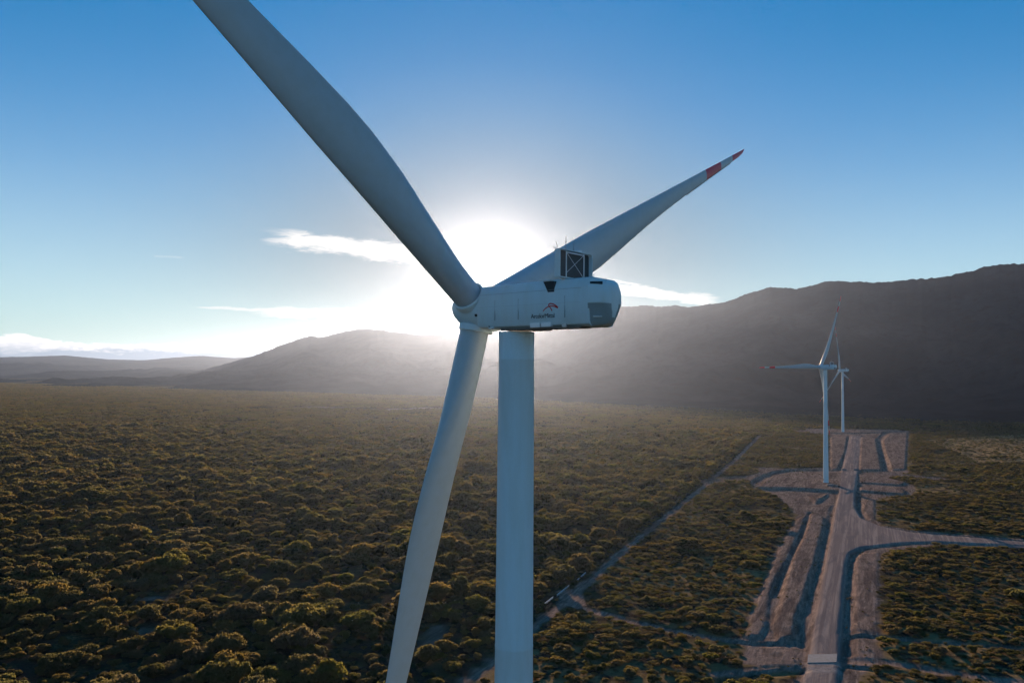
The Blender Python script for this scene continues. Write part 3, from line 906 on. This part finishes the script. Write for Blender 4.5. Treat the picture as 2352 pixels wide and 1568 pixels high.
mountain('distant_mountain', FARSKY, [(-900, 5800), (0, 5400), (1000, 5600)], [(-900, 13500), (1000, 13500)], -900, 1000, 8, 8.7, 120)

# ------------------------------------------------------------------ turbines in place
def ground_z(x, y): return float(height(np.array([[x, y]]))[0])


make_turbine((0.43, 74.7, ground_z(0.43, 74.7) + 0.0), math.radians(39.8), math.radians(24.4),
             'huge near white wind turbine with red lettered nacelle filling the middle of the view')
t2 = gpt(1897, 1106, 2.3); t3 = gpt(1936, 991, 1.2)
make_turbine((*t2, ground_z(*t2) - 0.05), math.radians(54), math.radians(61),
             'middle white wind turbine on the bare gravel pad, one red banded blade pointing level left', 0.055, 4.8, True)
make_turbine((*t3, ground_z(*t3) - 0.05), math.radians(44), math.radians(105),
             'farthest and smallest white wind turbine, standing behind at the end of the road', 0.052, 3.0, True)


# ------------------------------------------------------------------ small built things
def on_ground(f, x, y): 
    g_ = gpt(*f(x, y), 0.8); return g_[0], g_[1], ground_z(*g_)


for i, (x, y) in enumerate(((1478, 533), (1592, 533))):
    gx, gy, gz = on_ground(z6, x, y)
    T_ = MB().box((0, 0, 0.6), (4.0, 0.4, 1.8), bevel=0.05).box((-2.0, -0.8, 0.4), (0.35, 1.6, 1.4), Matrix.Rotation(0.35, 3, 'Z'), 0.04).box((2.0, -0.8, 0.4), (0.35, 1.6, 1.4), Matrix.Rotation(-0.35, 3, 'Z'), 0.04)
    o = T_.build('culvert_headwall', M_CONC); o.location = (gx, gy, gz); o.rotation_euler = (0, 0, -0.4)
    tag(o, ('pale concrete culvert headwall left of the dirt road beyond the middle turbine', 'pale concrete culvert headwall right of the dirt road beyond the middle turbine')[i], 'culvert', 'culvert headwalls beside the road')
gx, gy, gz = on_ground(z6, 1338, 690)
o = MB().box((0, 0, 0.55), (4.6, 1.8, 1.0), bevel=0.08).box((0, 0, 1.1), (4.8, 2.0, 0.12), bevel=0.03).box((0, 0, 0.05), (4.9, 2.1, 0.2), bevel=0.03).build('concrete_block', M_CONC)
o.location = (gx, gy, gz); o.rotation_euler = (0, 0, -0.2)
tag(o, 'small pale concrete block on the gravel pad before the middle turbine', 'block')
# concrete ford across the road at the foot of the frame
A_ = [gpt(*z3(*p), 0.85) for p in ((676, 1406), (901, 1401), (906, 1337), (682, 1342))]
sl = bmesh.new(); lo_ = [sl.verts.new((x, y, 0.3)) for x, y in A_]; hi_ = [sl.verts.new((x, y, 0.74)) for x, y in A_]
sl.faces.new(hi_); sl.faces.new(lo_[::-1])
for i in range(4): sl.faces.new((lo_[i], lo_[(i + 1) % 4], hi_[(i + 1) % 4], hi_[i]))
me = bpy.data.meshes.new('concrete_ford'); bmesh.ops.recalc_face_normals(sl, faces=sl.faces); sl.to_mesh(me); sl.free(); me.materials.append(M_CONC)
o = bpy.data.objects.new('concrete_ford', me); COL.objects.link(o); tag(o, kind='structure')


def rail_fence(p0, p1, label):
    a = gpt(*p0); b = gpt(*p1)
    L = math.hypot(b[0] - a[0], b[1] - a[1]); rz = math.atan2(b[1] - a[1], b[0] - a[0])
    z0 = ground_z(*a)
    R_ = empty('rail_fence', (a[0], a[1], z0), rz); tag(R_, label, 'fence', 'low rail fences beside the diagonal track')
    n = max(2, int(L / 3) + 1)
    for k in range(n):
        o = MB().box((L * k / (n - 1), 0, 0.5), (0.16, 0.16, 1.3), bevel=0.02).build('post', M_CONC, R_)
    MB().box((L / 2, 0, 0.95), (L + 0.4, 0.22, 0.2), bevel=0.03).box((L / 2, 0, 0.5), (L, 0.10, 0.12), bevel=0.02).build('rail', M_GLASS, R_)


rail_fence((1279.6, 1371), (1306.7, 1349), 'short pale rail fence beside the diagonal track at the fork')
rail_fence((1232, 1406), (1270, 1376), 'pale rail fence beside the diagonal track, nearest the big tower')
rail_fence((1325, 1336), (1345, 1318), 'small pale rail fence beside the diagonal track beyond the fork')


# ------------------------------------------------------------------ shrubs
def leaf_material(name, cols, trans=0.5):
    m_ = bpy.data.materials.new(name); m_.use_nodes = True; t = NT(m_.node_tree); t.n.clear()
    oi = t.node('ShaderNodeObjectInfo')
    cr = t.node('ShaderNodeValToRGB', {0: oi.outputs['Random']})
    el_ = cr.color_ramp.elements
    cr.color_ramp.interpolation = 'CONSTANT' if False else 'LINEAR'
    while len(el_) < len(cols): el_.new(0.5)
    for i, c in enumerate(cols):
        el_[i].position = i / (len(cols) - 1); el_[i].color = (*c, 1)
    g_ = t.node('ShaderNodeNewGeometry')
    n_ = t.noise(g_.outputs['Position'], 0.55, 4, 0.7)
    big = t.noise(g_.outputs['Position'], 0.012, 4, 0.6)
    c = t.mix(t.m('MULTIPLY', t.sm(n_, 0.35, 0.7), 0.6), cr.outputs[0], (0.16, 0.14, 0.055))
    c = t.mix(t.m('MULTIPLY', t.sm(big, 0.45, 0.65), 0.35), c, (0.12, 0.085, 0.05))
    di = t.node('ShaderNodeBsdfDiffuse', {'Color': t.mix(1.0, c, (0.52, 0.52, 0.50), 'MULTIPLY'), 'Roughness': 0.8})
    tr = t.node('ShaderNodeBsdfTranslucent', {'Color': t.mix(1.0, c, (1.45, 1.42, 0.95), 'MULTIPLY')})
    mx = t.node('ShaderNodeMixShader', {0: trans, 1: di.outputs[0], 2: tr.outputs[0]})
    t.node('ShaderNodeOutputMaterial', {0: mx.outputs[0]})
    return m_


M_LEAF = leaf_material('shrub_leaves', [(0.096, 0.097, 0.049), (0.136, 0.119, 0.071), (0.112, 0.124, 0.043), (0.176, 0.133, 0.079), (0.160, 0.153, 0.046), (0.096, 0.101, 0.065), (0.209, 0.145, 0.050), (0.136, 0.108, 0.086), (0.040, 0.054, 0.030), (0.167, 0.144, 0.115), (0.088, 0.093, 0.050)])
M_WOOD = principled('shrub_wood', (0.07, 0.05, 0.035), 0.9)[0]


def ico(sub):
    bm = bmesh.new(); bmesh.ops.create_icosphere(bm, subdivisions=sub, radius=1)
    v = np.array([tuple(x.co) for x in bm.verts]); f = [tuple(x.index for x in fc.verts) for fc in bm.faces]; bm.free()
    return v, f


def crown_points(rng, lobes):
    """centres and radii of foliage clumps for a broad shrub of unit radius"""
    out = []
    out.append((0, 0, 0.42, 0.5))
    for k in range(lobes - 1):
        a = rng.uniform(0, 6.283); r_ = 0.72 * math.sqrt(rng.uniform(0.05, 1))
        rad = rng.uniform(0.22, 0.38)
        out.append((r_ * math.cos(a), r_ * math.sin(a), 0.12 + 0.60 * math.sqrt(max(0.0, 1 - (r_ / 0.85) ** 2)) + rng.uniform(-0.05, 0.06), rad))
    return out


def shrub_geo(rng, lobes, leaves, sub, flat=0.72, leaf=0.11):
    V_, F_, fm_ = [], [], []
    iv, if_ = ico(sub)
    cl_ = crown_points(rng, lobes)
    for (x, y, z, rad) in cl_:
        b = len(V_)
        ph = rng.uniform(0, 9)
        for p in iv:
            k = rad * (0.86 + 0.16 * math.sin(p[0] * 5 + ph) * math.cos(p[1] * 6 + ph) + rng.uniform(-0.06, 0.06))
            V_.append((x + p[0] * k, y + p[1] * k, max(0.02, z + p[2] * k * flat)))
        F_ += [tuple(i + b for i in f) for f in if_]
    for k in range(leaves):
        x, y, z, rad = cl_[rng.integers(len(cl_))]
        d = rng.normal(size=3); d[2] = abs(d[2]) * 0.9 + 0.02 * d[2]; d /= np.linalg.norm(d)
        rr_ = rad * rng.uniform(0.92, 1.22)
        c = np.array((x + d[0] * rr_, y + d[1] * rr_, z + d[2] * rr_ * flat))
        a = rng.normal(size=3); a -= d * (a @ d) * 0.6; a /= np.linalg.norm(a)
        e = np.cross(a, rng.normal(size=3)); e /= np.linalg.norm(e)
        s_ = leaf * rng.uniform(0.6, 1.3)
        b = len(V_)
        V_ += [tuple(c - a * s_ - e * s_ * .5), tuple(c + a * s_ * .2 - e * s_ * .7), tuple(c + a * s_ + e * s_ * .1), tuple(c - a * s_ * .1 + e * s_ * .7)]
        F_.append((b, b + 1, b + 2, b + 3))
    n_leaf = len(F_)
    # a few woody stems reaching from the base into the crown
    for k in range(4):
        a = rng.uniform(0, 6.283); x, y, z, rad = cl_[k % len(cl_)]
        b = len(V_)
        for (h_, w_) in ((-0.12, 0.035), (1.0, 0.015)):
            px, py, pz = x * 0.8 * max(h_, 0), y * 0.8 * max(h_, 0), z * h_ if h_ > 0 else h_
            V_ += [(px + w_, py, pz), (px - w_ * .5, py + w_ * .8, pz), (px - w_ * .5, py - w_ * .8, pz)]
        F_ += [(b, b + 1, b + 4, b + 3), (b + 1, b + 2, b + 5, b + 4), (b + 2, b, b + 3, b + 5)]
    return V_, F_, n_leaf


def shrub_mesh(name, *a, **k):
    V_, F_, nl = shrub_geo(*a, **k)
    me = bpy.data.meshes.new(name); me.from_pydata(V_, [], F_)
    me.materials.append(M_LEAF); me.materials.append(M_WOOD)
    me.polygons.foreach_set('material_index', [0 if i < nl else 1 for i in range(len(F_))])
    me.polygons.foreach_set('use_smooth', [False] * len(F_))
    me.update(); return me


rg = np.random.default_rng(5)
HI = [shrub_mesh('shrub_%s' % n_, rg, lb, lv, 2, flat=fl, leaf=lf) for n_, lb, lv, fl, lf in
      (('domed', 9, 900, 0.75, 0.07), ('broad', 12, 1000, 0.6, 0.07), ('small', 5, 700, 0.95, 0.085), ('ragged', 7, 900, 0.85, 0.085), ('low', 10, 800, 0.5, 0.075), ('tall', 6, 800, 1.15, 0.075))]
LO = [shrub_mesh('shrub_far_%d' % k, rg, lb, lv, 1, flat=fl, leaf=0.13) for k, (lb, lv, fl) in enumerate(((7, 130, 0.75), (9, 150, 0.6), (4, 90, 0.95), (6, 110, 0.85), (7, 110, 0.5), (5, 110, 1.1)))]


def patch_mesh(name, rng, n, size):
    V_, F_ = [], []
    for k in range(n):
        cx, cy = rng.uniform(-size / 2, size / 2, 2); s_ = float(np.clip(rng.lognormal(1.1, 0.35), 1.5, 6)); hs = s_ * rng.uniform(0.55, 0.95)
        v, f, _ = shrub_geo(rng, 3, 14, 1, 0.8, 0.22)
        f = f[:-12]
        b = len(V_); V_ += [(cx + p[0] * s_, cy + p[1] * s_, p[2] * hs) for p in v]
        F_ += [tuple(i + b for i in q_) for q_ in f]
    me = bpy.data.meshes.new(name); me.from_pydata(V_, [], F_); me.materials.append(M_LEAF); me.update()
    return me


PA = [patch_mesh('shrub_patch_%d' % k, rg, 21, 30) for k in range(4)]


def foot_y(X_, Y_):
    px = 1176 + F * X_ / Y_
    return np.interp(px, [p[0] for p in FOOT], [p[1] for p in FOOT])


def scatter(y0, y1, cell, keep, margin=1.06):
    half = 0.655 * y1 * margin
    gx_ = np.arange(-half, half, cell); gy_ = np.arange(y0, y1, cell)
    A, B = np.meshgrid(gx_, gy_)
    p = np.stack([A.ravel(), B.ravel()], 1) + RNG.uniform(0, cell, (A.size, 2))
    p = p[np.abs(p[:, 0]) < 0.655 * p[:, 1] * margin + 12]
    p = p[RNG.uniform(size=len(p)) < keep]
    return p


DIAG = TRACKS[0][0]


def right_of_track(p):
    xs_ = np.interp(p[:, 1], DIAG[::-1, 1], DIAG[::-1, 0])
    return p[:, 0] > xs_


near_l = scatter(235, 1330, 4.5, 0.90); near_l = near_l[~right_of_track(near_l)]
near_r = scatter(235, 1330, 3.3, 0.95); near_r = near_r[right_of_track(near_r)]
near_p = np.concatenate([near_l, near_r])
r_, g2, b_, t2_ = masks(near_p)
near_p = near_p[(r_ < 0.12)]
rt = right_of_track(near_p)
clump = wnoise(near_p, 28, 4.0)
size = np.where(rt, RNG.lognormal(0.50, 0.38, len(near_p)), RNG.lognormal(0.84, 0.54, len(near_p))) * (1 + 0.22 * clump)
size = np.clip(size, 0.6, 7.5)
thin = RNG.uniform(size=len(near_p)) < np.where(rt, 0.70 + 0.2 * clump, 0.93 + 0.1 * clump)
gold = inside(near_p, GOLD)
thin &= ~(gold & (RNG.uniform(size=len(near_p)) < 0.7))
open_ = wnoise(near_p, 47, 9.3) + 0.5 * wnoise(near_p, 13, 3.1)
thin &= ~((open_ < -0.75) & (RNG.uniform(size=len(near_p)) < 0.75))
size = size * np.where(wnoise(near_p, 33, 12.0) > 0.45, 1.25, 1.0)
near_p = near_p[thin]; size = size[thin]; rt = rt[thin]
# leave clear margins round bare ground for wide shrubs
r_m = np.maximum.reduce([masks(near_p + np.array(o_) * size[:, None] * 0.7)[0] for o_ in ((1, 0), (-1, 0), (0, 1), (0, -1))])
size = np.where(r_m > 0.3, np.minimum(size, 1.1), size)
for pts_, hw_, st_ in TRACKS[:7]:
    ix = near(near_p, pts_, 14)
    d = seg_d(near_p[ix], pts_); size[ix] = np.minimum(size[ix], np.maximum(0.5, (d - hw_ * 0.8) / 0.9))
nz = height(near_p)
kind = RNG.integers(0, 6, len(near_p))
kind = np.where(rt & (RNG.uniform(size=len(kind)) < 0.5), 4, kind)
hgt = size * np.where(rt, RNG.uniform(0.5, 0.9, len(size)), RNG.uniform(0.7, 1.15, len(size)))
rot = RNG.uniform(0, 6.283, len(size))

# the 300 that show largest in view are things of their own
depth_ = near_p[:, 1]
px = 1176 + F * near_p[:, 0] / depth_; py = 856 + F * (ZC - nz - hgt * 0.4) / depth_ + 0.0087 * (px - 1176)
vis = (px > 4) & (px < 2348) & (py < 1560)
# not hidden behind the near tower or lowered blade
bx = 1100 + (903 - 1088) / 803 * (py - 765) - 12
vis &= ~((px > 1128) & (px < 1232)) & ~((px > bx - 40) & (px < bx + 40))
vis &= True
score = np.where(vis, size * np.sqrt(np.clip(hgt / size, .3, 2)) / depth_, 0)
big = np.argsort(-score)[:300]
is_big = np.zeros(len(size), bool); is_big[big] = True
KN = ['domed olive', 'broad spreading', 'compact', 'ragged', 'low cushion', 'upright']
order = big[np.argsort(near_p[big, 1])]
for i in order:
    o = bpy.data.objects.new('shrub', HI[kind[i]]); COL.objects.link(o)
    o.location = (near_p[i, 0], near_p[i, 1], nz[i] - 0.05); o.rotation_euler = (0, 0, rot[i]); o.scale = (size[i], size[i], hgt[i])
    x_, y_ = px[i], py[i]
    if rt[i]:
        where = 'right of the dirt road' if x_ > 2010 else 'between diagonal track and dirt road'
        g_ = 'shrubs ' + where
    elif x_ < bx[i]:
        where = 'left of the lowered blade' if x_ > 450 else 'near the left edge'
        g_ = 'shrubs left of the lowered blade'
    elif x_ < 1180:
        where = 'between lowered blade and near tower'; g_ = 'shrubs between blade and tower'
    else:
        where = 'between near tower and diagonal track'; g_ = 'shrubs between tower and track'
    row = 'at the bottom of view' if y_ > 1480 else ('in the foreground' if y_ > 1300 else 'in the middle distance')
    tag(o, '%s shrub %s, %s' % (KN[kind[i]], where, row), 'shrub', KN[kind[i]] + ' ' + g_ + ' ' + row)

TPL = bpy.data.collections.new('shrub_templates')


def instancer(name, pts, z, kinds, sc, hz_, rots, meshes, label):
    """one scattered object: points carry index, scale and turn for its instances"""
    objs = []
    sub = bpy.data.collections.new(name + '_kinds')
    for k, me_ in enumerate(meshes):
        t_o = bpy.data.objects.new('%s_kind_%02d' % (name, k), me_); sub.objects.link(t_o)
    me = bpy.data.meshes.new(name)
    me.vertices.add(len(pts)); me.vertices.foreach_set('co', np.column_stack([pts, z]).astype(np.float32).ravel())
    a = me.attributes.new('kind_index', 'INT', 'POINT'); a.data.foreach_set('value', np.asarray(kinds, np.int32))
    a = me.attributes.new('inst_scale', 'FLOAT_VECTOR', 'POINT'); a.data.foreach_set('vector', np.column_stack([sc, sc, hz_]).astype(np.float32).ravel())
    a = me.attributes.new('inst_rot', 'FLOAT_VECTOR', 'POINT'); a.data.foreach_set('vector', np.column_stack([np.zeros(len(pts)), np.zeros(len(pts)), rots]).astype(np.float32).ravel())
    me.update()
    o = bpy.data.objects.new(name, me); COL.objects.link(o)
    ng = bpy.data.node_groups.new(name, 'GeometryNodeTree')
    ng.interface.new_socket('Geometry', in_out='INPUT', socket_type='NodeSocketGeometry')
    ng.interface.new_socket('Geometry', in_out='OUTPUT', socket_type='NodeSocketGeometry')
    N_ = ng.nodes; L_ = ng.links
    gi = N_.new('NodeGroupInput'); go = N_.new('NodeGroupOutput')
    ci = N_.new('GeometryNodeCollectionInfo'); ci.inputs['Collection'].default_value = sub
    ci.inputs['Separate Children'].default_value = True; ci.inputs['Reset Children'].default_value = True
    ip = N_.new('GeometryNodeInstanceOnPoints'); ip.inputs['Pick Instance'].default_value = True

    def attr(nm, ty):
        n_ = N_.new('GeometryNodeInputNamedAttribute'); n_.data_type = ty; n_.inputs['Name'].default_value = nm
        return n_.outputs['Attribute']
    L_.new(gi.outputs[0], ip.inputs['Points']); L_.new(ci.outputs[0], ip.inputs['Instance'])
    L_.new(attr('kind_index', 'INT'), ip.inputs['Instance Index'])
    L_.new(attr('inst_scale', 'FLOAT_VECTOR'), ip.inputs['Scale'])
    L_.new(attr('inst_rot', 'FLOAT_VECTOR'), ip.inputs['Rotation'])
    L_.new(ip.outputs[0], go.inputs[0])
    md = o.modifiers.new('scatter', 'NODES'); md.node_group = ng
    tag(o, label, 'scrub', None, 'stuff')
    return o


rest = ~is_big
wp = scatter(240, 900, 4.5, 0.5)
wr, wg_, wb, wt = masks(wp)
wp = wp[(wr > 0.5) & (wb < 0.1) & (wp[:, 0] > 40) & (wg_ < 0.3) & (wnoise(wp, 14, 6.0) > -0.1)]
ws = np.clip(RNG.lognormal(-0.95, 0.45, len(wp)), 0.2, 1.0)
close = rest & (near_p[:, 1] < 620)
away = rest & ~close
kk = np.where(close, kind, kind + 6)
# distant scrub, in patches
fp = scatter(1330, 5200, 26, 1.0)
fy = foot_y(fp[:, 0], fp[:, 1])
fp = fp[(fp[:, 1] < fy * 1.12)]
rm = np.maximum.reduce([masks(fp + np.array(o_))[0] for o_ in ((0, 0), (13, 0), (-13, 0), (0, 13), (0, -13))])
fp = fp[rm < 0.3]
fz = np.zeros(len(fp))
fs = RNG.uniform(0.85, 1.15, len(fp))
allp = np.concatenate([near_p[rest], fp, wp]); allz = np.concatenate([nz[rest] - 0.05, fz, height(wp)])
allk = np.concatenate([kk[rest], 12 + RNG.integers(0, 4, len(fp)), 6 + RNG.integers(0, 6, len(wp))])
alls = np.concatenate([size[rest], fs, ws]); allh = np.concatenate([hgt[rest], fs, ws]); allr = np.concatenate([rot[rest], RNG.uniform(0, 6.283, len(fp) + len(wp))])
instancer('scrub', allp, allz, allk, alls, allh, allr, HI + LO + PA, 'endless olive and brown scrub covering the plain up to the mountains')
print('SHRUBS', len(allp))

# ------------------------------------------------------------------ the air
hz_ = MB().box((0, 9000, 345), (34000, 21000, 730)).build('haze', principled('x', (1, 1, 1))[0])
mh = bpy.data.materials.new('haze_air'); mh.use_nodes = True; t = NT(mh.node_tree); t.n.clear()
pv = t.node('ShaderNodeVolumePrincipled', {'Color': (1.0, 0.82, 0.70, 1), 'Density': 0.0000024, 'Anisotropy': 0.93})
pb_ = t.node('ShaderNodeVolumePrincipled', {'Color': (0.45, 0.66, 1.0, 1), 'Density': 0.0000135, 'Anisotropy': 0.74})
av = t.node('ShaderNodeAddShader', {0: pv.outputs[0], 1: pb_.outputs[0]})
t.node('ShaderNodeOutputMaterial', {'Volume': av.outputs[0]})
hz_.data.materials.clear(); hz_.data.materials.append(mh)
tag(hz_, 'pale morning haze lying over the plain and mountains', None, None, 'stuff')
